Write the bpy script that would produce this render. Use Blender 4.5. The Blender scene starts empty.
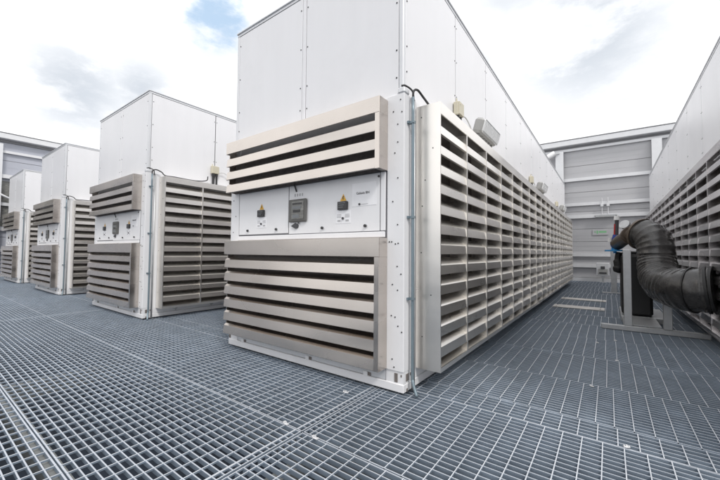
import bpy, math, random
from mathutils import Vector, Matrix, noise as mnoise
random.seed(7)
sc = bpy.context.scene
col = sc.collection
R = math.radians

# ------------------------------------------------------------------ materials
def mat(name, base, rough=.5, metal=0., noise_amt=.08, noise_scale=3., stretch=(1, 1, 1), bump=0., bump_scale=40.,
        rough_var=.08, emit=None, spec=.5, dirt=None, dirt_scale=1.2, dirt_lo=.5, dirt_hi=.75, detail=6):
    m = bpy.data.materials.new(name); m.use_nodes = True
    nt = m.node_tree; N = nt.nodes; L = nt.links
    b = N['Principled BSDF']
    b.inputs['Metallic'].default_value = metal
    b.inputs['Specular IOR Level'].default_value = spec
    tc = N.new('ShaderNodeTexCoord'); mp = N.new('ShaderNodeMapping')
    mp.inputs['Scale'].default_value = stretch
    L.new(tc.outputs['Object'], mp.inputs['Vector'])
    nz = N.new('ShaderNodeTexNoise'); nz.inputs['Scale'].default_value = noise_scale; nz.inputs['Detail'].default_value = detail
    nz.inputs['Roughness'].default_value = .6
    L.new(mp.outputs['Vector'], nz.inputs['Vector'])
    ramp = N.new('ShaderNodeMapRange')
    ramp.inputs['From Min'].default_value = .3; ramp.inputs['From Max'].default_value = .7
    ramp.inputs['To Min'].default_value = 1 - noise_amt; ramp.inputs['To Max'].default_value = 1 + noise_amt
    L.new(nz.outputs['Fac'], ramp.inputs['Value'])
    mul = N.new('ShaderNodeVectorMath'); mul.operation = 'SCALE'
    mul.inputs[0].default_value = base
    L.new(ramp.outputs['Result'], mul.inputs['Scale'])
    out = mul.outputs['Vector']
    if dirt:
        n2 = N.new('ShaderNodeTexNoise'); n2.inputs['Scale'].default_value = dirt_scale; n2.inputs['Detail'].default_value = 8
        n2.inputs['Roughness'].default_value = .7
        L.new(tc.outputs['Object'], n2.inputs['Vector'])
        r2 = N.new('ShaderNodeMapRange'); r2.inputs['From Min'].default_value = dirt_lo; r2.inputs['From Max'].default_value = dirt_hi
        r2.inputs['To Max'].default_value = dirt[3]
        L.new(n2.outputs['Fac'], r2.inputs['Value'])
        mx = N.new('ShaderNodeMix'); mx.data_type = 'RGBA'
        L.new(r2.outputs['Result'], mx.inputs['Factor']); L.new(out, mx.inputs['A'])
        mx.inputs['B'].default_value = (*dirt[:3], 1)
        out = mx.outputs['Result']
    L.new(out, b.inputs['Base Color'])
    rr = N.new('ShaderNodeMapRange')
    rr.inputs['From Min'].default_value = .3; rr.inputs['From Max'].default_value = .7
    rr.inputs['To Min'].default_value = max(.03, rough - rough_var); rr.inputs['To Max'].default_value = min(1, rough + rough_var)
    L.new(nz.outputs['Fac'], rr.inputs['Value']); L.new(rr.outputs['Result'], b.inputs['Roughness'])
    if bump:
        n3 = N.new('ShaderNodeTexNoise'); n3.inputs['Scale'].default_value = bump_scale; n3.inputs['Detail'].default_value = 3
        L.new(mp.outputs['Vector'], n3.inputs['Vector'])
        bp = N.new('ShaderNodeBump'); bp.inputs['Strength'].default_value = bump; bp.inputs['Distance'].default_value = .02
        L.new(n3.outputs['Fac'], bp.inputs['Height']); L.new(bp.outputs['Normal'], b.inputs['Normal'])
    if emit:
        b.inputs['Emission Color'].default_value = (*emit[:3], 1); b.inputs['Emission Strength'].default_value = emit[3]
    return m

M = {}
M['white'] = mat('white_coated_sheet', (.76, .76, .775), .42, 0, .015, 1.5, bump=.04, bump_scale=1.3, dirt=(.58, .58, .59, .35), dirt_scale=.9)
M['panel'] = mat('white_housing_panel', (.78, .78, .80), .36, 0, .02, 1.2, stretch=(3, 3, .35), bump=.05, bump_scale=.9, dirt=(.66, .66, .68, .4), dirt_scale=.7)
M['trim'] = mat('pale_edge_trim', (.66, .67, .69), .35, .25, .04, 3)
M['seam'] = mat('dark_seam', (.16, .16, .17), .7)
M['steel'] = mat('brushed_stainless', (.63, .58, .535), .27, 1., .09, .9, stretch=(.8, .8, 3), rough_var=.08, detail=1.5,
                 dirt=(.48, .435, .39, .4), dirt_scale=.7, dirt_lo=.45, dirt_hi=.8)
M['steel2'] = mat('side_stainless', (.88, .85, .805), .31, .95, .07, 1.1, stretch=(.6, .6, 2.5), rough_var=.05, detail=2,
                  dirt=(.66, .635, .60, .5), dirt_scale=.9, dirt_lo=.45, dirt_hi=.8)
M['steel3'] = mat('painted_shade_side_stainless', (.60, .575, .575), .25, .96, .08, 1.1, stretch=(.6, .6, 2.5), rough_var=.05, detail=2,  # darker copy of the side steel, left side's shade put into the colour
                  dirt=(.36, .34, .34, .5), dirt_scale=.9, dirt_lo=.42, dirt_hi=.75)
M['black'] = mat('dark_mesh_backing', (.17, .150, .140), .8, 0, .25, 30)
M['screw'] = mat('dark_screw', (.06, .06, .06), .4, .6)
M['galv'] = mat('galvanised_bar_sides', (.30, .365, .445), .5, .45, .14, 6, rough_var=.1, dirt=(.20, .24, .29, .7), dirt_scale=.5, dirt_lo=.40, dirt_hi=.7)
M['galvtop'] = mat('galvanised_sheen_bar_tops', (.54, .58, .64), .42, .35, .10, 3, rough_var=.1, dirt=(.40, .42, .46, .7), dirt_scale=.45, dirt_lo=.40, dirt_hi=.75)  # paler than the bar sides: worn polish plus sky reflection put into the colour
M['galvrod'] = mat('worn_sheen_cross_rods', (.68, .71, .755), .42, .25, .06, 3, rough_var=.1, dirt=(.52, .54, .58, .7), dirt_scale=.45, dirt_lo=.40, dirt_hi=.75)  # for rod top faces: wear, with the sky's sheen painted in
M['galv2'] = mat('galvanised_tube', (.50, .51, .52), .45, .6, .10, 9)
M['deck'] = mat('dark_roof_membrane', (.020, .029, .046), .85, 0, .3, 1.2)
M['conduit'] = mat('blue_grey_conduit', (.20, .255, .29), .4, .4, .06, 6)
M['cable'] = mat('black_cable', (.03, .03, .032), .55)
M['whitecable'] = mat('pale_cable', (.6, .6, .58), .5)
M['beige'] = mat('beige_plastic', (.60, .56, .44), .5)
M['lampgrey'] = mat('grey_lamp_casting', (.42, .42, .41), .45, .2)
M['lens'] = mat('frosted_lamp_lens', (.78, .79, .79), .25, 0, .02, 20)
M['bezel'] = mat('grey_screen_bezel', (.115, .113, .108), .35, .2)
M['screen'] = mat('screen_glass', (.16, .16, .15), .18, 0, .5, 9, stretch=(1, 1, 3))
M['lcd'] = mat('dark_lcd', (.015, .015, .017), .25)
M['lcdtext'] = mat('lcd_text', (.16, .17, .18), .5)
M['orange'] = mat('warning_orange', (.75, .42, .05), .5)
M['ink'] = mat('dark_ink', (.06, .06, .065), .6)
M['paleink'] = mat('grey_ink', (.42, .42, .43), .6)
M['sticker'] = mat('white_sticker', (.82, .82, .84), .4)
M['clad'] = mat('grey_cladding', (.45, .45, .465), .42, .15, .05, 1.2, stretch=(.4, .4, 3), dirt=(.42, .415, .43, .4))
M['cladblue'] = mat('blue_grey_cladding', (.42, .435, .49), .45, .1, .06, 1.0)
M['wallsteel'] = mat('pale_wall_steel', (.68, .685, .70), .4, .25, .05, 3)
M['wallshade'] = mat('dark_wall_strip', (.25, .25, .26), .5)
M['beam'] = mat('dull_support_steel', (.22, .225, .22), .6, .3, .15, 3)
M['duct'] = mat('black_vinyl_duct', (.029, .028, .028), .27, 0, .35, 5, spec=.7, bump=.35, bump_scale=7, rough_var=.14, dirt=(.12, .115, .11, .7), dirt_scale=4.5, dirt_lo=.45, dirt_hi=.75)
M['drum'] = mat('black_casing', (.014, .014, .015), .5, 0, .2, 4)
M['brownpipe'] = mat('dark_cast_pipe', (.13, .105, .085), .42, .5, .2, 8)
M['cyan'] = mat('cyan_paint', (.03, .28, .62), .4)
M['blue'] = mat('deep_blue_paint', (.02, .05, .28), .4)
M['red'] = mat('red_paint', (.45, .05, .05), .45)
M['whitecap'] = mat('white_plastic', (.8, .8, .8), .4)
M['green'] = mat('green_sign', (.20, .46, .24), .5)
M['stripwood'] = mat('pale_flat_strip', (.62, .60, .58), .55, .1, .12, 4)

# ------------------------------------------------------------------ mesh collecting
class MB:
    def __init__(s): s.v = []; s.f = []; s.m = []
    def quad(s, pts, mi=0):
        n = len(s.v); s.v += [tuple(p) for p in pts]; s.f.append(tuple(range(n, n + len(pts)))); s.m.append(mi)
    def box(s, x0, x1, y0, y1, z0, z1, mi=0):
        n = len(s.v)
        s.v += [(x0, y0, z0), (x1, y0, z0), (x1, y1, z0), (x0, y1, z0), (x0, y0, z1), (x1, y0, z1), (x1, y1, z1), (x0, y1, z1)]
        s.f += [tuple(n + i for i in q) for q in ((0, 3, 2, 1), (4, 5, 6, 7), (0, 1, 5, 4), (1, 2, 6, 5), (2, 3, 7, 6), (3, 0, 4, 7))]
        s.m += [mi] * 6
    def cbox(s, x0, x1, y0, y1, z0, z1, c=.006, mi=0):
        # box with chamfered edges
        P = {}
        for ix, X in ((0, x0), (1, x1)):
            for iy, Y in ((0, y0), (1, y1)):
                for iz, Z in ((0, z0), (1, z1)):
                    sx, sy, sz = (c, -c)[ix], (c, -c)[iy], (c, -c)[iz]
                    for a, p in (('x', (X, Y + sy, Z + sz)), ('y', (X + sx, Y, Z + sz)), ('z', (X + sx, Y + sy, Z))):
                        P[(ix, iy, iz, a)] = len(s.v); s.v.append(p)
        def F(*k): s.f.append(tuple(P[q] for q in k)); s.m.append(mi)
        F((0,0,0,'x'),(0,0,1,'x'),(0,1,1,'x'),(0,1,0,'x')); F((1,0,0,'x'),(1,1,0,'x'),(1,1,1,'x'),(1,0,1,'x'))
        F((0,0,0,'y'),(1,0,0,'y'),(1,0,1,'y'),(0,0,1,'y')); F((0,1,0,'y'),(0,1,1,'y'),(1,1,1,'y'),(1,1,0,'y'))
        F((0,0,0,'z'),(0,1,0,'z'),(1,1,0,'z'),(1,0,0,'z')); F((0,0,1,'z'),(1,0,1,'z'),(1,1,1,'z'),(0,1,1,'z'))
        for i in (0, 1):
            for j in (0, 1):
                F((i,j,0,'x'),(i,j,0,'y'),(i,j,1,'y'),(i,j,1,'x')); F((i,0,j,'x'),(i,0,j,'z'),(i,1,j,'z'),(i,1,j,'x')); F((0,i,j,'y'),(0,i,j,'z'),(1,i,j,'z'),(1,i,j,'y'))
        for i in (0, 1):
            for j in (0, 1):
                for k in (0, 1): F((i,j,k,'x'),(i,j,k,'y'),(i,j,k,'z'))
    def cyl(s, c, axis, r, h, n=12, mi=0, r2=None):
        # cylinder from c along +axis
        ax = Vector(axis).normalized(); u = ax.orthogonal().normalized(); w = ax.cross(u); c = Vector(c)
        r2 = r if r2 is None else r2; b = len(s.v)
        for k in range(n):
            d = u * math.cos(2 * math.pi * k / n) + w * math.sin(2 * math.pi * k / n)
            s.v.append(tuple(c + d * r)); s.v.append(tuple(c + ax * h + d * r2))
        for k in range(n):
            a, d = 2 * k, 2 * ((k + 1) % n)
            s.f.append((b + a, b + d, b + d + 1, b + a + 1)); s.m.append(mi)
        s.f.append(tuple(b + 2 * k for k in reversed(range(n)))); s.m.append(mi)
        s.f.append(tuple(b + 2 * k + 1 for k in range(n))); s.m.append(mi)
    def tube(s, pts, r, n=8, mi=0, cap=True):
        pts = [Vector(p) for p in pts]; b = len(s.v); u = None
        rs = r if isinstance(r, (list, tuple)) else [r] * len(pts)
        for i, p in enumerate(pts):
            t = (pts[min(i + 1, len(pts) - 1)] - pts[max(i - 1, 0)]).normalized()
            u = t.orthogonal().normalized() if u is None else (u - t * u.dot(t)).normalized()
            w = t.cross(u)
            for k in range(n):
                a = 2 * math.pi * k / n
                s.v.append(tuple(p + (u * math.cos(a) + w * math.sin(a)) * rs[i]))
        for i in range(len(pts) - 1):
            for k in range(n):
                k2 = (k + 1) % n
                s.f.append((b + i * n + k, b + i * n + k2, b + (i + 1) * n + k2, b + (i + 1) * n + k)); s.m.append(mi)
        if cap:
            s.f.append(tuple(b + k for k in reversed(range(n)))); s.m.append(mi)
            e = b + (len(pts) - 1) * n; s.f.append(tuple(e + k for k in range(n))); s.m.append(mi)
    def sheet(s, prof, fn, mi=0):
        # open sheet: profile polyline swept between two ends; fn(p, e) -> point
        for a, b in zip(prof[:-1], prof[1:]):
            s.quad([fn(a, 0), fn(a, 1), fn(b, 1), fn(b, 0)], mi)
    def build(s, name, mats, parent=None, smooth=False):
        me = bpy.data.meshes.new(name); me.from_pydata(s.v, [], s.f)
        for m in (mats if isinstance(mats, (list, tuple)) else [mats]): me.materials.append(M[m])
        me.polygons.foreach_set('material_index', s.m)
        if smooth: me.polygons.foreach_set('use_smooth', [True] * len(s.f))
        me.update()
        o = bpy.data.objects.new(name, me); col.objects.link(o)
        if parent: o.parent = parent
        return o

def smooth_path(pts, n=10):
    P = [Vector(p) for p in pts]; P = [2 * P[0] - P[1]] + P + [2 * P[-1] - P[-2]]; out = []
    for i in range(1, len(P) - 2):
        for k in range(n):
            t = k / n; a, b, c, d = P[i - 1], P[i], P[i + 1], P[i + 2]
            out.append(.5 * ((2 * b) + (c - a) * t + (2 * a - 5 * b + 4 * c - d) * t * t + (3 * b - a - 3 * c + d) * t ** 3))
    out.append(P[-2]); return out

def tag(o, label=None, cat=None, group=None, kind=None):
    if label: o['label'] = label
    if cat: o['category'] = cat
    if group: o['group'] = group
    if kind: o['kind'] = kind
    return o
def empty(name, loc=(0, 0, 0)):
    o = bpy.data.objects.new(name, None); col.objects.link(o); o.location = loc; o.empty_display_size = .2; return o
def copy_tree(o, parent=None):
    c = o.copy(); col.objects.link(c); c.parent = parent
    for ch in list(o.children): copy_tree(ch, c)
    return c
def text_mesh(body, size, name, m, parent, loc, rot):
    cu = bpy.data.curves.new('lettering', 'FONT'); cu.body = body; cu.size = size; cu.extrude = .0006
    to = bpy.data.objects.new('lettering', cu); col.objects.link(to)
    dg = bpy.context.evaluated_depsgraph_get(); dg.update()
    me = bpy.data.meshes.new_from_object(to.evaluated_get(dg))
    bpy.data.objects.remove(to); bpy.data.curves.remove(cu)
    me.transform(Matrix.Translation(loc) @ rot); me.materials.clear(); me.materials.append(M[m])
    o = bpy.data.objects.new(name, me); col.objects.link(o); o.parent = parent; return o

# ------------------------------------------------------------------ cooling unit
W, LEN, S = 2.75, 14.72, 5.56
ZP, ZT = 2.80, 4.40

def build_unit():
    u = empty('cooling_unit')
    # --- base
    b = MB()
    b.cbox(-W, 0, 0, .06, .018, .095, .006); b.cbox(-W, 0, LEN - .06, LEN, .018, .095, .006)
    b.cbox(-.06, 0, .062, LEN - .062, .018, .095, .006); b.cbox(-W, -W + .06, .062, LEN - .062, .018, .095, .006)
    base = b.build('base_rail', 'white', u)
    b = MB(); b.box(-W + .03, -.03, .03, LEN - .03, .003, .0175); b.build('base_shadow_slab', 'drum', base)  # black slab added as the contact shadow under the base
    b = MB()     # corner feet with slotted holes
    for x0, x1, sx in ((-.19, -.004, 1), (-W + .004, -W + .19, -1)):
        b.box(x0, x1, .010, .016, .095, .205)
        cx = x1 - .05 if sx > 0 else x0 + .05
        b.box(cx - .045, cx - .012, .005, .0095, .105, .185, 1)
        b.box(cx + .02, cx + .032, .005, .0095, .16, .18, 1)
        if sx > 0:
            b.box(-.012, -.004, .0165, .22, .095, .205)
            b.box(-.0035, .001, .05, .10, .115, .18, 1); b.box(-.0035, .001, .13, .15, .15, .175, 1); b.box(-.0005, .004, .06, .075, .02, .05, 1)
        b.build('corner_foot', ['white', 'black'], base); b = MB()
    for x in (-.45, -1.25, -2.45):
        b = MB(); b.box(x, x + .05, .0, .008, .097, .135); b.box(x + .0505, x + .085, .002, .009, .1, .13, 1); b.build('fixing_lug', ['white', 'black'], base)
    # --- cabinet
    b = MB(); b.box(-W + .006, -.006, .02, LEN - .006, .10, ZP - .004)
    cab = b.build('cabinet', 'white', u)
    b = MB(); b.box(-W + .2, -.2, .012, .0195, .10, .20); b.build('kick_strip', 'trim', cab)
    # posts with screws
    def post(x0, x1, scr):
        b = MB(); b.cbox(x0, x1, 0, .19, .205, ZP, .005)
        for (x, z, r) in scr: b.cyl((x, .002, z), (0, -1, 0), r, .006, 8, 1)
        return b.build('corner_post', ['white', 'screw'], u)
    sx = [(-.117, 2.64), (-.069, 2.51), (-.068, 2.34), (-.099, 2.24), (-.066, 2.0), (-.067, 1.56), (-.12, 1.78), (-.04, 2.74), (-.025, 2.62),
          (-.13, 1.40), (-.09, 1.38), (-.06, 1.385), (-.155, 1.40), (-.07, 1.17), (-.03, 1.1), (-.12, 1.0), (-.065, .95), (-.13, .71), (-.09, .70),
          (-.06, .62), (-.02, .57), (-.12, .31), (-.10, .24)]
    post(-.185, 0, [(x, z, .0068) for x, z in sx])
    post(-W, -W + .185, [(-W - x, z, .0068) for x, z in sx])
    for x in (-.185, -W):
        b = MB(); b.cbox(x, x + .185, LEN - .19, LEN, .205, ZP, .005); b.build('rear_post', 'white', u)
    # --- front control fascia
    b = MB(); b.box(-W + .19, -.19, .003, .0195, 1.44, 2.085); b.build('fascia_backing', 'seam', u)
    def fascia(name, x0, x1, z0, z1, y=-.006):
        b = MB(); b.cbox(x0, x1, y, .002, z0, z1, .004); return b.build(name, 'white', u)
    door = fascia('control_door', -2.545, -1.562, 1.520, 2.078)
    pan = fascia('control_panel', -1.552, -.262, 1.508, 2.078)
    fascia('fascia_frame', -.252, -.197, 1.508, 2.078, -.012)
    b = MB(); b.cbox(-2.545, -.20, -.022, .002, 1.445, 1.500, .005); b.build('fascia_sill', 'panel', u)
    def knob(x, z, parent):
        b = MB(); b.cyl((x, -.006, z), (0, -1, 0), .024, .004, 14, 0); b.cyl((x, -.010, z), (0, -1, 0), .015, .016, 12, 1)
        b.build('latch_knob', ['trim', 'screw'], parent)
    for x in (-2.341, -1.769): knob(x, 1.572, door)
    for x in (-1.006, -.429): knob(x, 1.562, pan)
    b = MB(); b.cyl((-.275, -.006, 2.04), (0, -1, 0), .012, .006, 8); b.build('corner_screw', 'screw', pan)
    # touch screen
    b = MB(); b.cbox(-1.535, -1.24, -.034, -.007, 1.645, 1.91, .012)
    b.cbox(-1.475, -1.275, -.040, -.035, 1.675, 1.885, .002, 1)
    b.box(-1.455, -1.315, -.0425, -.0405, 1.795, 1.825, 2); b.box(-1.445, -1.325, -.0425, -.0405, 1.755, 1.785, 3)
    b.box(-1.455, -1.345, -.0425, -.0405, 1.69, 1.73, 2); b.box(-1.455, -1.30, -.0425, -.0405, 1.845, 1.865, 3)
    b.build('touch_screen', ['bezel', 'screen', 'lcdtext', 'lcd'], u)
    b = MB(); b.cbox(-1.47, -1.30, -.009, -.0062, 1.935, 1.985, .001)
    for k in range(4): b.box(-1.455 + k * .04, -1.432 + k * .04, -.0115, -.0095, 1.945, 1.978, 1)
    b.build('sticker', ['sticker', 'paleink'], pan)
    b = MB(); b.cyl((-1.41, -.007, 1.598), (0, -1, 0), .028, .012, 14, 0)      # rotary switch with arrow lever
    b.quad([(-1.50, -.02, 1.60), (-1.42, -.02, 1.565), (-1.385, -.02, 1.60), (-1.42, -.02, 1.64)], 0)
    b.box(-1.385, -1.36, -.021, -.019, 1.625, 1.64, 0)
    b.build('rotary_switch', 'ink', pan)
    b = MB(); b.tube(smooth_path([(-1.44, -.03, 2.09), (-1.43, -.02, 2.04), (-1.42, -.012, 2.0)], 4), .008, 6); b.build('door_wire', 'cable', pan)
    def display(cx, parent):
        b = MB(); b.cbox(cx - .065, cx + .065, -.030, -.007, 1.742, 1.828, .004)
        for k in range(3):
            b.box(cx - .045, cx + .045 - .015 * k, -.0325, -.0305, 1.808 - k * .022, 1.814 - k * .022, 1)
        b.build('meter_display', ['lcd', 'lcdtext'], parent)
        b = MB(); b.cbox(cx - .10, cx + .10, -.0085, -.0062, 1.60, 1.735, .0008)
        for sxx in (-1, 1):
            for k in range(3): b.box(cx + sxx * .055 - .03, cx + sxx * .055 + .03, -.0105, -.009, 1.69 - k * .014, 1.695 - k * .014, 1)
            b.box(cx + sxx * .055 - .02, cx + sxx * .055 + .02, -.0105, -.009, 1.62, 1.637, 1)
        b.cyl((cx, -.009, 1.652), (0, -1, 0), .013, .012, 10, 2)
        b.build('instruction_label', ['sticker', 'paleink', 'ink'], parent)
        b = MB(); y = -.0085; zc = 1.865; w = .043
        b.quad([(cx - w, y, zc - .03), (cx + w, y, zc - .03), (cx, y, zc + .045)], 0)
        y = -.0105; b.quad([(cx - .004, y, zc + .02), (cx + .012, y, zc + .02), (cx - .002, y, zc - .002), (cx + .008, y, zc - .002), (cx - .006, y, zc - .024), (cx - .002, y, zc - .006), (cx - .012, y, zc - .004)], 1)
        b.build('warning_triangle', ['orange', 'ink'], parent)
    display(-2.063, door); display(-.717, pan)
    b = MB(); b.cbox(-.60, -.30, -.0085, -.0062, 1.765, 2.0, .0008)
    b.cyl((-.505, -.0085, 1.772 + .012), (0, -1, 0), .012, .006, 10, 1); b.box(-.485, -.40, -.0105, -.009, 1.781, 1.785, 2)
    plate = b.build('name_plate', ['sticker', 'ink', 'paleink'], u)
    text_mesh('Galaxis BN', .036, 'lettering', 'ink', plate, (-.545, -.0105, 1.885), Matrix.Rotation(R(90), 4, 'X'))
    # --- front louvers
    def front_louver(z0, z1, head, n):
        a, bb, D = -.18, -2.66, .15
        b = MB()
        zh = z1 - head
        b.cbox(bb, a, -D, -D + .012, zh, z1, .003); b.box(bb, a, -D + .0125, -.001, z1 - .012, z1 - .0005)   # folded header
        b.box(bb, bb + .012, -D + .0125, -.001, zh, z1 - .0125); b.box(a - .012, a, -D + .0125, -.001, zh, z1 - .0125)
        b.box(a - .05, a, -D + .001, -.001, z0, zh - .001)                              # right stile and cheek
        b.box(bb, bb + .012, -D + .05, -.001, z0 + .01, zh - .001)                # left cheek
        fr = b.build('front_louver', 'steel', u)
        b = MB(); p = (zh - z0) / n; face = p * .65
        for k in range(n):
            zb = z0 + k * p
            prof = [(D - .040, zb + .005), (D - .003, zb), (D, zb + .004), (D - .012, zb + face - .010), (D - .040, zb + face + .010), (D - .115, zb + face + .036)]
            b.sheet(prof, lambda q, e: ((bb + .013, a - .051)[e], -q[0], q[1]))
        b.build('slats', 'steel', fr)
        b = MB(); b.box(bb + .013, a - .051, -.012, -.003, z0 + .005, zh - .002); b.build('mesh_backing', 'black', fr)
        return fr
    front_louver(.214, 1.437, .18, 6)
    front_louver(2.083, 2.764, .155, 3)
    # --- side louvers
    def side_louver(sgn, x0, D):
        # sgn +1: right side (x0 = 0), -1: left side
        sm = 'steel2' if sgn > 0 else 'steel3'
        X = lambda d: x0 + sgn * d
        y0, bay, n = .236, .75, 19; y1 = y0 + n * bay; z0, z1 = .194, 2.735; zh = 2.622; zs = .236
        b = MB()
        def bx(d0, d1, ya, yb, za, zb, mi=0): b.box(min(X(d0), X(d1)), max(X(d0), X(d1)), ya, yb, za, zb, mi)
        bx(.003, D, y0, y0 + .014, z0, z1); bx(.003, D, y1 - .014, y1, z0, z1)     # end sheets
        bx(D - .012, D, y0 + .0145, y1 - .0145, zh, z1 - .0005); bx(.003, D - .0125, y0 + .0145, y1 - .0145, z1 - .012, z1 - .001)   # folded header
        bx(D - .012, D, y0 + .0145, y1 - .0145, z0, zs)                            # sill lip
        b.quad([(X(D - .012), y0 + .0145, zs), (X(D - .012), y1 - .0145, zs), (X(.03), y1 - .0145, zs + .075), (X(.03), y0 + .0145, zs + .075)])
        bx(.012, D - .0125, y0 + .0145, y1 - .0145, z0 + .001, z0 + .007)
        for dd, z in ((.06, 2.62), (.18, 2.30), (.07, 1.75), (.06, 1.3), (.16, .9), (.07, .5), (.1, 2.0)):
            b.cyl((X(dd), y0, z), (0, -1, 0), .006, .003, 8, 1)
        fr = b.build('side_louver', [sm, 'screw'], u)
        b = MB(); face = .096; gap = (zh - zs - 12 * face) / 13
        for k in range(12):
            zb = zs + gap + k * (face + gap)
            for q_ in range(n):
                ya = y0 + (q_ * bay + .0145 if q_ else .0145); yb = y0 + (q_ + 1) * bay - (.0145 if q_ == n - 1 else 0.)
                tj = random.uniform(-.004, .004); tz = random.uniform(-.0025, .0025); tr = random.uniform(-.0025, .0025)
                prof = [(D - .034, zb + .003), (D - .004, zb), (D - .013 + tj, zb + face - .010), (D - .026 + tj, zb + face + .002), (D - .105, zb + face + .062)]
                b.sheet(prof, lambda q, e: (X(q[0]), (ya, yb)[e], q[1] + tz + (tr, -tr)[e]))
        b.build('slats', sm, fr)
        for k in range(1, n):
            b = MB(); ym = y0 + k * bay
            bx(.06, D - .001, ym - .014, ym + .014, zs + .001, zh - .001); b.build('mullion', sm, fr)
        b = MB(); bx(.02, .026, y0 + .015, y1 - .015, zs + .08, zh - .001); b.build('mesh_backing', 'black', fr)
        if sgn > 0:
            for k in range(19):
                y = y0 + .30 + k * .75; b = MB()
                bx(.06, .20, y - .02, y + .02, z0 - .03, z0 - .001); bx(.13, .16, y - .012, y + .012, z0 - .06, z0 - .0305)
                b.build('fixing_bracket', 'galv2', fr)
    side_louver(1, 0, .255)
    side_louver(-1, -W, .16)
    # --- upper housing
    x0, x1, y0, y1 = -W + .03, -.03, .03, LEN - .03
    b = MB(); b.box(x0 + .02, x1 - .02, y0 + .02, y1 - .02, ZP - .003, ZT - .012)
    h = b.build('upper_housing', 'seam', u)
    b = MB()
    b.cbox(x0 - .012, x1 + .012, y0 - .012, y1 + .012, ZT - .011, ZT + .012, .005); b.build('roof_cap', 'trim', h)
    zt = ZT - .045
    b = MB()   # edge trims
    e = .048
    for xa, xb, ya, yb in ((x1 - e, x1, y0, y0 + e), (x0, x0 + e, y0, y0 + e), (x1 - e, x1, y1 - e, y1), (x0, x0 + e, y1 - e, y1)):
        b.cbox(xa, xb, ya, yb, ZP, zt - .001, .006)
    b.box(x0, x1, y0, y0 + .019, zt, ZT - .012); b.box(x0, x1, y1 - .019, y1, zt, ZT - .012)
    b.box(x1 - .019, x1, y0 + .0195, y1 - .0195, zt, ZT - .012); b.box(x0, x0 + .019, y0 + .0195, y1 - .0195, zt, ZT - .012)
    b.build('edge_trim', 'trim', h)
    def fpanel(xa, xb, front=True):
        b = MB(); ya = y0 + .003 if front else y1 - .019; yy = ya if front else ya + .016; s = -1 if front else 1
        b.cbox(xa, xb, ya, ya + .016, ZP + .002, zt - .008, .003)
        for x in (xa + .02, xb - .02):
            for z in (ZP + .18, 3.25, 3.72, 4.2): b.cyl((x, yy, z), (0, s, 0), .008, .004, 8, 1)
        b.build('housing_panel', ['panel', 'screw'], h)
    for fr in (True, False):
        fpanel(x0 + e + .005, -1.405, fr); fpanel(-1.335, x1 - e - .005, fr)
    b = MB(); b.cbox(-1.397, -1.343, y0 + .0005, y0 + .018, ZP + .002, zt - .008, .003); b.build('cover_strip', 'panel', h)
    n = 11; seg = (y1 - y0 - 2 * e) / n
    for side in (1, 0):
        for k in range(n):
            b = MB(); ya = y0 + e + k * seg + (.009 if k else .006); yb = y0 + e + (k + 1) * seg - .009
            xa = x1 - .019 if side else x0 + .003
            b.cbox(xa, xa + .016, ya, yb, ZP + .002, zt - .008, .003)
            xf = xa + .016 if side else xa
            for y in (ya + .02, yb - .02):
                for z in (ZP + .25, 3.3, 3.75, 4.2): b.cyl((xf, y, z), (1 if side else -1, 0, 0), .008, .004, 8, 1)
            b.build('housing_panel', ['panel', 'screw'], h)
    b = MB(); b.cbox(-.075, .004, -.004, .10, ZP + .001, ZP + .06, .012); b.build('corner_cap', 'trim', u)
    # --- conduits at the corner
    b = MB()
    b.tube(smooth_path([(.045, .085, ZP - .03), (.045, .085, 1.6), (.045, .085, .26), (.055, .075, .12), (.11, .05, .004)], 8), .015, 10)
    cd = b.build('conduit', 'conduit', u, True)
    b = MB(); b.tube([(.022, .15, ZP - .03), (.022, .15, 1.2), (.022, .15, .01)], .015, 10); b.build('conduit', 'galv2', u, True)
    for z in (2.52, 1.62, .86):
        b = MB(); b.box(.002, .063, .066, .104, z, z + .022); b.box(.002, .02, .05, .0655, z, z + .022)
        b.build('conduit_clip', 'conduit', cd)
    b = MB()
    b.tube(smooth_path([(.045, .085, ZP - .04), (.05, .09, ZP + .03), (.06, .15, ZP + .06), (.07, .24, ZP + .03), (.10, .30, ZP - .03), (.06, .5, ZP - .02), (.05, .9, ZP - .02), (.07, 1.15, ZP + .02), (.05, 1.2, ZP + .12)], 8), .011, 8)
    b.tube(smooth_path([(.03, .135, ZP - .04), (.02, .12, ZP + .05), (-.02, .06, ZP + .09), (-.04, .02, ZP + .08)], 6), .009, 8)
    b.build('cable_loop', 'cable', u, True)
    # --- junction boxes and flood lamps along the right side
    for k in range(3):
        yj = 1.38 + 5.0 * k
        b = MB(); b.cbox(-.025, .045, yj - .085, yj + .085, 3.02, 3.19, .01); b.cbox(.0455, .057, yj - .08, yj + .08, 3.025, 3.185, .005)
        b.cyl((.057, yj - .05, 3.15), (1, 0, 0), .010, .005, 8); b.cyl((.01, yj - .06, 3.19), (0, 0, 1), .010, .04, 8)
        j = b.build('junction_box', 'beige', u)
        b = MB(); b.cyl((.01, yj - .04, 3.02), (0, 0, -1), .03, .06, 10); b.cyl((.01, yj - .04, 2.96), (0, 0, -1), .022, .20, 10)
        b.cyl((.01, yj + .045, 3.02), (0, 0, -1), .028, .06, 10); b.cyl((.01, yj + .045, 2.96), (0, 0, -1), .02, .20, 10)
        b.build('cable_gland', 'cable', j)
        b = MB(); b.tube(smooth_path([(.01, yj + .085, 3.06), (.03, yj + .22, 3.07), (.05, yj + .36, 2.97), (.06, yj + .38, 2.85), (.10, yj + .28, 2.745)], 8), .008, 6)
        b.build('lamp_lead', 'whitecable', j, True)
        yf = 2.2 + 5.0 * k
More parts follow.
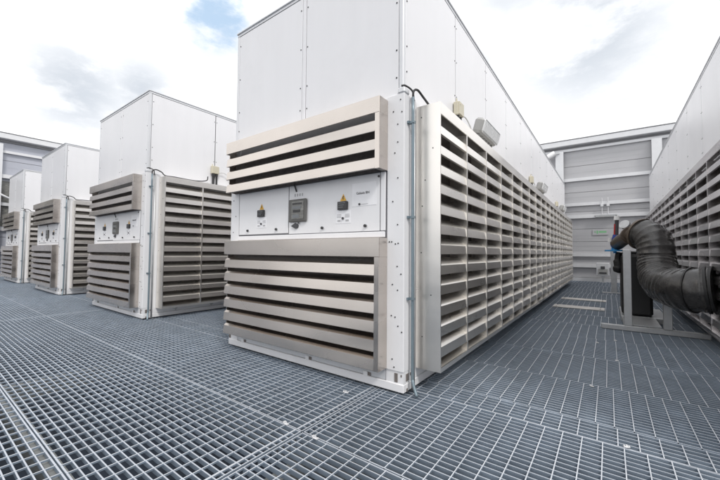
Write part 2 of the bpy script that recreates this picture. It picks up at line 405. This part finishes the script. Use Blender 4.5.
        b = MB(); b.cbox(-.06, .06, -.40, .40, -.10, .10, .03); b.cbox(-.075, -.061, -.34, .34, -.07, .07, .004)
        for i in range(6): b.cbox(-.05 + .0, .03, -.30 + i * .12 - .02, -.30 + i * .12 + .02, -.135, -.101, .006)
        f = b.build('flood_lamp', 'lampgrey', u); f.location = (.125, yf, 3.03); f.rotation_euler = (0, R(16), 0)
        b = MB(); b.cbox(.0605, .085, -.375, .375, -.085, .085, .02); b.build('lamp_lens', 'lens', f)
        b = MB(); b.box(-.13, -.076, -.05, .05, -.03, .05); b.build('lamp_bracket', 'galv2', f)
    return u

unit = build_unit()
specs = [
 (0, 'large white cooling unit nearest the camera, its front corner and louvers filling the centre', 0),
 (1, 'white cooling unit along the right edge, black flexible duct running into its louvered side', 1),
 (-1, 'white cooling unit directly left of the nearest large one, whole front visible', -1),
 (-2, 'white cooling unit second from the left edge, between a bigger unit and the farthest one', -2),
 (-3, 'smallest white cooling unit, at the far left edge of the photo', -3)]
for i, (k, lab, _) in enumerate(specs):
    o = unit if i == 0 else copy_tree(unit)
    o.location = (S * k, 0, 0)
    tag(o, lab, 'cooling unit', 'white louvered cooling units standing in a row')

# ------------------------------------------------------------------ floor grating and deck
def grating():
    b = MB()
    ys = [-6.79, -5.62, -4.46, -3.30, -2.135, -.980, .178, .475, 1.385, 2.45, 3.62, 4.79, 5.96, 7.13, 8.3, 9.47, 10.64, 11.81, 12.98, 14.15, 15.32, 16.80]
    xs = [-21.75, -14.51, -7.40, -.285, 6.82, 10.4]
    PX, PY = .0535, .1175; t = .0040; dep = .030
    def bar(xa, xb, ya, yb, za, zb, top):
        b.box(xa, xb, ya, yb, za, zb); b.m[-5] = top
    for j in range(len(ys) - 1):
        ya, yb = ys[j] + .005, ys[j + 1] - .005
        n = max(1, round((yb - ya) / PX)); step = (yb - ya - 2 * t) / n
        for i in range(len(xs) - 1):
            xa, xb = xs[i] + .009, xs[i + 1] - .009
            zj = random.uniform(-.003, .002)
            for k in range(n + 1):                       # bearing bars along x (the end ones are the panel's rim)
                y = ya + t + k * step; tt = t if 0 < k < n else .0050
                bar(xa, xb, y - tt, y + tt, -dep + zj, zj, 1)
            off = random.uniform(0, PY)
            if j in (4, 5): off = 0
            if i == 3 and j == 5: off = (1.347 - xa) % PY
            if i == 3 and j == 6: off = (1.667 - xa) % PY
            if i == 3 and j == 7: off = (1.650 - xa) % PY
            x = xa + .004; first = True; cr = [xa + .003, xb - .003, xa + .055, xb - .055]
            x = xa + (off if off > .03 else off + PY)
            while x < xb - .02: cr.append(x); x += PY
            for x in cr:                                 # cross rods, set 1.5 mm proud
                bar(x - .0031, x + .0031, ya - .001, yb + .001, -.010 + zj, .0016 + zj, 2)
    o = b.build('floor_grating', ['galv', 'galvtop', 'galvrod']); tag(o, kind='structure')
    # support beams under it, and black plates standing in for shade
    b = MB()
    for y in ys[1:-1]: b.box(-21.7, 10.4, y - .04, y + .04, -.20, -.036)
    for k in (1, 0, -1, -2, -3): b.box(S * k - W - .2, S * k + .2, .02, LEN, -.0345, -.0325, 1)  # dark plates added below each unit so the grating gaps look shaded
    for x in (-18, -14.51, -10.9, -7.4, -3.8, -.285, 3.2, 6.82): b.box(x - .05, x + .05, -6.7, 16.7, -.38, -.201)
    o = b.build('floor_support_and_shade', ['beam', 'drum']); tag(o, kind='structure')
grating()
b = MB(); b.quad([(-600, -600, -.62), (600, -600, -.62), (600, 600, -.62), (-600, 600, -.62)])
tag(b.build('ground', 'deck'), kind='structure')

# clips on the grating seams
clips = [(-.46, -.98, 'small metal clip left of the dark floor seam before the nearest unit'),
         (-.147, -.99, 'small metal clip right of the dark floor seam before the nearest unit'),
         (-.459, -.26, 'small metal clip on the grating beside the nearest unit front edge'),
         (1.596, .19, 'small pale clip on the walkway seam, lowest in the photo'),
         (1.365, 1.31, 'small pale clip on the walkway, second nearest the camera'),
         (1.578, 2.46, 'small pale clip on the walkway right of centre, third from the camera'),
         (1.365, 3.33, 'small pale clip on the walkway left of the duct stand foot'),
         (1.579, 3.66, 'small pale clip on the walkway nearest the duct stand foot')]
for x, y, lab in clips:
    b = MB(); q = .55 if x > 0 else .8
    b.cbox(-.02 * q, .02 * q, -.016 * q, .016 * q, .004, .010, .002)
    b.cbox(-.034 * q, -.0205 * q, -.014 * q, .014 * q, .003, .017, .002); b.cbox(.0205 * q, .032 * q, -.015 * q, .013 * q, .003, .014, .002); b.cyl((0, 0, .010), (0, 0, 1), .009 * q, .010, 8)
    o = b.build('grating_clip', 'whitecap' if x > 0 else 'wallsteel'); o.location = (x, y, 0); o.rotation_euler = (0, 0, random.uniform(-.5, .5))
    tag(o, lab, 'clip', 'clips on the grating seams')
for (xa, xb, ya, yb, lab) in ((.38, 1.42, 6.78, 7.22, 'pale flat strip lying across the walkway grating, the nearer of two'),
                              (.38, 1.44, 8.55, 8.95, 'pale flat strip lying across the walkway grating, the farther of two')):
    b = MB(); b.cbox(xa, xb, ya, yb, .004, .022, .004)
    for x in (xa + .08, xb - .08):
        for y in (ya + .08, yb - .08): b.cyl((x, y, .022), (0, 0, 1), .014, .006, 8, 1)
    tag(b.build('walkway_strip', ['stripwood', 'screw']), lab, 'flat strip', 'flat strips across the walkway')

# ------------------------------------------------------------------ perimeter walls
def wall(name, label, y_plane, span, cols, clad, rot=None, loc=(0, 0, 0), girts=None):
    w = empty(name, loc); tag(w, label, 'wall', 'ribbed grey walls round the roof plant')
    x0, x1 = span
    b = MB()
    zj = [0, .17, 1.05, 1.89, 2.5, 3.35, 4.30, 5.60, 6.48]
    b.box(x0, x1, .02, .08, 0, 6.6, 1)
    for a, c in zip(zj[:-1], zj[1:]):
        b.cbox(x0, x1, 0, .019, a + .008, c - .008, .006)
        for q in range(1, 4):                     # shallow pressed ribs
            z = a + (c - a) * q / 4
            if c - a > .5: b.box(x0, x1, -.004, -.0005, z - .006, z + .006)
    b.build('cladding', [clad, 'wallshade'], w)
    for z0, z1, d in (girts or [(6.36, 6.48, .12), (4.85, 5.0, .12), (3.63, 3.78, .12), (3.02, 3.19, .14), (1.18, 1.33, .12), (.66, .82, .12), (.0, .16, .10)]):
        b = MB(); b.box(x0, x1, -d, -.005, z1 - .02, z1); b.box(x0, x1, -d, -d + .012, z0, z1 - .0205); b.box(x0, x1, -d + .0125, -.005, z0, z0 + .012)
        b.build('girt', 'wallsteel', w)
    for x in cols:
        b = MB(); b.box(x - .17, x + .17, -.155, -.143, .0, 6.35); b.box(x - .17, x + .17, -.30, -.288, 0, 6.35); b.box(x - .02, x + .02, -.287, -.156, 0, 6.35)
        b.box(x - .2, x + .2, -.33, -.1, 0, .02)
        b.build('column', 'wallsteel', w)
    b = MB(); b.box(x0, x1, -.05, .12, 6.483, 6.60, 1); b.cbox(x0 - .02, x1 + .02, -.34, .16, 6.601, 6.87, .02); b.box(x0, x1, -.36, .18, 6.871, 6.895, 1)
    b.build('cap_beam', ['wallsteel', 'wallshade'], w)
    if rot: w.rotation_euler = (0, 0, rot)
    return w
wall('perimeter_wall', 'grey metal clad wall with pale rails closing the far end of the walkway', 16.85, (-21.9, 10.4),
     [-.40, 3.26, 6.9, -4.06, -7.7, -11.4, -15.0, -18.7], 'clad', loc=(0, 16.85, 0))
wl = wall('perimeter_wall', 'blue grey wall with deep pale top beam behind the far left units', 0, (-16.9, 12.0),
     [-.1 - .0, -3.7, -7.4, -11, -14.6, 3.6, 7.2], 'cladblue', rot=R(90), loc=(-22.0, 0, 0),
     girts=[(5.95, 6.07, .12), (4.72, 4.9, .2), (3.4, 3.55, .12), (2.2, 2.35, .12), (1.18, 1.33, .12), (.0, .16, .10)])
# the left wall faces +x: rotate so that its outer side (local -y) looks at +x
wl.rotation_euler = (0, 0, R(90))
b = MB(); b.tube([(-.55, -.26, 4.25), (.9, -.26, 3.45)], .05, 8); b.build('diagonal_brace', 'wallsteel', wl, True)
b = MB(); b.box(-16.9, 12, -.012, -.006, 2.4, 4.6); b.build('glazed_band', 'screen', wl)

# flood lamp on the far wall's column
f = empty('wall_lamp', (-.74, 16.50, 6.22)); tag(f, 'white cylindrical lamp fixed high on the far wall column under the top beam', 'lamp')
b = MB(); b.cyl((-.26, -.12, -.16), (.55, .1, .33), .13, .48, 16, 0); b.cyl((-.275, -.123, -.169), (.55, .1, .33), .145, .05, 16, 1)
b.build('lamp_body', ['whitecap', 'galv2'], f, False)
b = MB(); b.box(.05, .35, -.02, .04, .02, .10); b.box(.0, .05, -.03, .05, -.02, .14); b.build('lamp_bracket', 'galv2', f)
f = empty('wall_light', (1.42, 16.85, 3.10)); tag(f, 'long thin tube light fixed to a rail on the far wall above the valve', 'wall light')
b = MB(); b.cbox(-.42, .42, -.26, -.145, -.03, .05, .012); b.build('light_body', 'galv2', f)
b = MB(); b.cbox(-.38, .38, -.25, -.16, -.065, -.031, .01); b.build('light_lens', 'lens', f)
b = MB()
for x in (-.13, .10): b.tube([(x, -.16, .06), (x, -.16, .85)], .018, 8); b.cbox(x - .06, x + .06, -.22, -.145, .42, .56, .01)
b.build('supply_conduit', 'wallsteel', f)
f = empty('exit_sign', (1.20, 16.85, 2.32)); tag(f, 'small green and white emergency exit sign on the far wall', 'sign')
b = MB(); b.cbox(-.30, .30, -.035, -.006, -.12, .12, .004); b.build('sign_plate', 'clad', f)
b = MB()
y = -.038
b.box(-.05, .24, y, y + .002, -.02, .07); b.box(-.14, -.08, y, y + .002, -.06, .09); b.box(-.22, -.18, y, y + .002, -.01, .07)
b.build('pictogram', 'green', f)
# electrical box on a stand
f = empty('electrical_box', (1.28, 16.45, 0)); tag(f, 'pale grey electrical box on a short post at the foot of the far wall', 'electrical box')
b = MB(); b.cbox(-.24, .24, -.08, .10, .30, .90, .015); b.build('enclosure', 'wallsteel', f)
b = MB(); b.cbox(-.19, .19, -.095, -.081, .36, .62, .006); b.build('cover', 'lampgrey', f)
b = MB(); b.box(-.14, .14, -.105, -.096, .40, .47); b.cbox(-.08, .08, -.13, -.096, .62, .74, .01); b.build('socket', 'ink', f)
b = MB(); b.box(-.04, .04, .0, .06, .004, .299); b.box(-.12, .12, -.07, .12, .004, .015); b.build('post', 'galv2', f)

# ------------------------------------------------------------------ duct, its stand and valve
def duct():
    d = empty('flexible_duct', (2.15, 5.0, .3)); tag(d, 'thick black ribbed flexible duct bending down from the stand into the right hand unit', 'duct')
    path = smooth_path([(2.00, 5.19, 1.665), (2.08, 5.10, 1.635), (2.145, 5.01, 1.53), (2.17, 4.96, 1.38), (2.175, 4.93, 1.19), (2.18, 4.79, .97), (2.225, 4.50, .84), (2.32, 4.18, .80), (2.46, 3.94, .80), (2.68, 3.86, .82)], 26)
    b = MB(); n = 56; m = len(path); u = None; tot = 0; prev = path[0]
    off = Vector(d.location)
    for i, p in enumerate(path):
        tot += (p - prev).length; prev = p
        t = (path[min(i + 1, m - 1)] - path[max(i - 1, 0)]).normalized()
        u = t.orthogonal().normalized() if u is None else (u - t * u.dot(t)).normalized()
        w = t.cross(u)
        fr = i / (m - 1)
        rib = abs(math.sin(math.pi * tot / .085))
        rad = .262 + .055 * max(0, (fr - .35) / .65) - .009 * rib
        for k in range(n):
            a = 2 * math.pi * k / n; dr = u * math.cos(a) + w * math.sin(a)
            q = p + dr * rad
            wr = mnoise.noise(Vector((q.x * 3, q.y * 3, q.z * 9))) * .012 + mnoise.noise(q * 9) * .005
            b.v.append(tuple(q + dr * wr - off))
    for i in range(m - 1):
        for k in range(n):
            k2 = (k + 1) % n; b.f.append((i * n + k, i * n + k2, (i + 1) * n + k2, (i + 1) * n + k)); b.m.append(0)
    b.build('hose', 'duct', d, True)
    def ring(i, r0, wd, name, m_):
        p = path[i] - off; t = (path[min(i + 1, m - 1)] - path[max(i - 1, 0)]).normalized()
        b = MB(); b.cyl(p - t * wd / 2, t, r0, wd, 48); b.build(name, m_, d, False)
    ring(m - 9, .325, .03, 'clamp_band', 'drum'); ring(m - 24, .322, .02, 'clamp_band', 'drum')
    ring(m - 1, .328, .03, 'collar', 'drum')
    ring(0, .28, .04, 'collar', 'brownpipe')
duct()
st = empty('duct_stand', (2.1, 4.65, 0)); tag(st, 'galvanised steel stand with two posts carrying the black duct', 'stand')
b = MB(); b.cbox(-.71, .66, -.045, .045, .003, .085, .006); b.build('foot_beam', 'galv2', st)
for x, zt_ in ((-.335, 1.38), (.17, .78)):
    b = MB(); b.cbox(x - .055, x + .055, -.04, .04, .086, zt_, .006); b.build('post', 'galv2', st)
b = MB(); b.box(-.28, .10, .06, 2.1, .09, .105); b.box(-.39, -.30, .046, 2.3, .005, .085); b.build('base_plate', 'galv2', st)
dr = empty('pump_casing', (2.05, 6.45, 0)); tag(dr, 'black upright casing standing behind the galvanised duct stand', 'casing')
b = MB(); b.cbox(-.34, .13, -.75, .55, .11, 1.30, .05); b.build('casing_body', 'drum', dr)
b = MB(); b.cbox(-.30, .09, -.70, .50, 1.301, 1.36, .02); b.build('casing_lid', 'drum', dr)
b = MB(); b.cbox(-.36, .34, -.80, .60, .004, .109, .008); b.build('plinth', 'galv2', dr)
fs = empty('pipe_stand', (1.62, 11.4, 0)); tag(fs, 'slim galvanised stand on the walkway far behind the duct', 'stand')
b = MB(); b.cbox(-.06, .10, -.05, .05, .02, 1.5, .006); b.build('post', 'galv2', fs)
b = MB(); b.cbox(-.30, .30, -.08, .08, .003, .0195, .004); b.build('foot_plate', 'galv2', fs)
b = MB(); b.cbox(.11, .7, -.04, .04, 1.0, 1.08, .006); b.build('arm', 'galv2', fs)
# valve assembly on the duct's upper end
v = empty('valve', (1.70, 6.0, 1.34)); tag(v, 'blue hand valve with flat cyan wheel and dark pipe beside the duct top', 'valve')
b = MB(); b.tube([(.26, -.82, .33), (.14, -.48, .31), (.03, -.12, .24), (-.04, .10, .17)], .125, 24); b.cyl((.17, -.56, .315), (-.35, .9, -.05), .17, .05, 24); b.build('pipe', 'brownpipe', v, False)
b = MB(); b.cyl((-.08, .10, .02), (0, 0, 1), .175, .03, 32); b.cyl((-.08, .10, .05), (0, 0, 1), .06, .05, 16); b.cyl((-.08, .10, -.02), (0, 0, 1), .03, .04, 10); b.build('hand_wheel', 'cyan', v)
b = MB(); b.cbox(-.15, .0, .02, .18, .101, .22, .02); b.cyl((-.075, .10, .22), (.25, 0, 1), .07, .14, 14); b.cbox(-.02, .07, .0, .12, .20, .34, .02); b.build('valve_body', 'blue', v)
b = MB(); b.cyl((-.05, .10, .33), (.03, 0, 1), .035, .34, 12); b.build('stem', 'ink', v)
b = MB(); b.cyl((-.085, .085, .34), (.05, 0, 1), .016, .25, 8); b.cyl((.06, .05, .24), (.2, -.2, 1), .03, .12, 10); b.build('lever', 'red', v)
b = MB(); b.cyl((-.04, .10, .67), (0, 0, 1), .055, .085, 14, r2=.045); b.cyl((-.165, .05, .22), (0, 0, 1), .035, .08, 10); b.build('cap', 'whitecap', v)
b = MB(); b.cyl((.09, -.30, .53), (-.45, -.75, .45), .09, .05, 24); b.cyl((.09, -.29, .43), (0, 0, 1), .025, .09, 10); b.build('gauge', 'galv2', v)
b = MB(); b.tube(smooth_path([(-.01, .15, .0), (-.03, .16, -.15), (-.02, .15, -.3), (-.06, .15, -.42)], 6), [.06] * 7 + [.085] * 6 + [.1, .1, .09, .085, .07, .05], 10); b.build('hanging_hose', 'drum', v, True)

# ------------------------------------------------------------------ sky and light
SUN_EL, SUN_AZ = 48., 118.        # azimuth measured clockwise from +y
w = bpy.data.worlds.new('World'); sc.world = w; w.use_nodes = True
nt = w.node_tree; N = nt.nodes; L = nt.links; N.clear()
out = N.new('ShaderNodeOutputWorld')
sky = N.new('ShaderNodeTexSky'); sky.sky_type = 'NISHITA'; sky.sun_disc = False
sky.sun_elevation = R(SUN_EL); sky.sun_rotation = R(SUN_AZ); sky.air_density = 1.0; sky.dust_density = 1.5
bg1 = N.new('ShaderNodeBackground'); bg1.inputs['Strength'].default_value = .15; L.new(sky.outputs['Color'], bg1.inputs['Color'])
tc = N.new('ShaderNodeTexCoord')
def math_(op, a, b=None):
    n = N.new('ShaderNodeMath'); n.operation = op
    for i, x in enumerate((a, b)):
        if x is None: continue
        if isinstance(x, (int, float)): n.inputs[i].default_value = x
        else: L.new(x, n.inputs[i])
    return n.outputs[0]
def ramp(v, a, b, c=0., d=1.):
    n = N.new('ShaderNodeMapRange'); n.interpolation_type = 'SMOOTHSTEP'
    L.new(v, n.inputs['Value'])
    for k, x in zip(('From Min', 'From Max', 'To Min', 'To Max'), (a, b, c, d)): n.inputs[k].default_value = x
    return n.outputs['Result']
def noise_(scale, detail, rough, stretch=(1, 1, 2.2), off=(0, 0, 0)):
    mp = N.new('ShaderNodeMapping'); mp.inputs['Scale'].default_value = stretch; mp.inputs['Location'].default_value = off
    L.new(tc.outputs['Generated'], mp.inputs['Vector'])
    n = N.new('ShaderNodeTexNoise'); n.inputs['Scale'].default_value = scale; n.inputs['Detail'].default_value = detail; n.inputs['Roughness'].default_value = rough
    L.new(mp.outputs['Vector'], n.inputs['Vector']); return n.outputs['Fac']
def blob(d, r0, r1):
    n = N.new('ShaderNodeVectorMath'); n.operation = 'DISTANCE'; L.new(tc.outputs['Generated'], n.inputs[0]); n.inputs[1].default_value = Vector(d).normalized()
    wob = math_('MULTIPLY', math_('SUBTRACT', nbig, .5), .35)
    return ramp(math_('ADD', n.outputs['Value'], wob), r0, r1, 1., 0.)
nbig = noise_(3.2, 9, .62, off=(.3, .1, .7)); nfine = noise_(7, 8, .6, off=(2.1, .4, .2))
BL = [((-.712, .415, .565), .05, .105)]
GREY = [((-.915, .215, .345), .03, .20), ((-.86, .32, .37), .02, .14), ((-.73, .42, .50), .0, .12), ((-.33, .84, .43), .02, .26), ((-.03, .88, .48), .04, .30)]
hole = None
for d, a, c in BL:
    x = blob(d, a, c); hole = x if hole is None else math_('MAXIMUM', hole, x)
hole = math_('MULTIPLY', hole, ramp(nfine, .36, .60, 1., .15))
grey = None
for d, a, c in GREY:
    x = blob(d, a, c); grey = x if grey is None else math_('MAXIMUM', grey, x)
grey = math_('MULTIPLY', grey, ramp(nbig, .38, .56, .35, 1.))
grey = math_('MAXIMUM', grey, ramp(noise_(1.9, 8, .55, off=(.9, .5, .2)), .46, .70, 0., .75))
mx = N.new('ShaderNodeMix'); mx.data_type = 'RGBA'
L.new(grey, mx.inputs['Factor']); mx.inputs['A'].default_value = (1.36, 1.36, 1.37, 1); mx.inputs['B'].default_value = (.72, .77, .84, 1)
bg2 = N.new('ShaderNodeBackground'); bg2.inputs['Strength'].default_value = 1.0; mh = N.new('ShaderNodeMix'); mh.data_type = 'RGBA'; L.new(hole, mh.inputs['Factor']); L.new(mx.outputs['Result'], mh.inputs['A']); mh.inputs['B'].default_value = (.68, .88, 1.10, 1)
L.new(mh.outputs['Result'], bg2.inputs['Color'])
ms = N.new('ShaderNodeMixShader'); L.new(math_('MULTIPLY', hole, .25), ms.inputs['Fac']); L.new(bg2.outputs[0], ms.inputs[1]); L.new(bg1.outputs[0], ms.inputs[2])
L.new(ms.outputs[0], out.inputs['Surface'])

sl = bpy.data.lights.new('sun', 'SUN'); sl.energy = 1.9; sl.angle = R(12); sl.color = (1., .965, .92)
so = bpy.data.objects.new('sun', sl); col.objects.link(so)
az, el = R(SUN_AZ), R(SUN_EL)
sd = Vector((math.sin(az) * math.cos(el), math.cos(az) * math.cos(el), math.sin(el)))
so.rotation_euler = (-sd).to_track_quat('-Z', 'Y').to_euler()

# ------------------------------------------------------------------ camera
cam = bpy.data.cameras.new('camera'); co = bpy.data.objects.new('camera', cam); col.objects.link(co); sc.camera = co
cam.sensor_width = 36; cam.lens = 339.164 / 720 * 36; cam.clip_end = 2000; cam.clip_start = .05
yaw, pit, rol = -.6331, .0359, -.0079
F = Vector((math.sin(yaw) * math.cos(pit), math.cos(yaw) * math.cos(pit), math.sin(pit)))
Rr = Vector((math.cos(yaw), -math.sin(yaw), 0)); U = Rr.cross(F)
c_, s_ = math.cos(rol), math.sin(rol)
Rx, Ux = c_ * Rr - s_ * U, s_ * Rr + c_ * U
co.matrix_world = Matrix(((Rx.x, Ux.x, -F.x, 1.5187), (Rx.y, Ux.y, -F.y, -2.7529), (Rx.z, Ux.z, -F.z, 1.3), (0, 0, 0, 1)))

sc.view_settings.view_transform = 'Standard'; sc.view_settings.look = 'None'; sc.view_settings.exposure = 0
sc.render.film_transparent = False
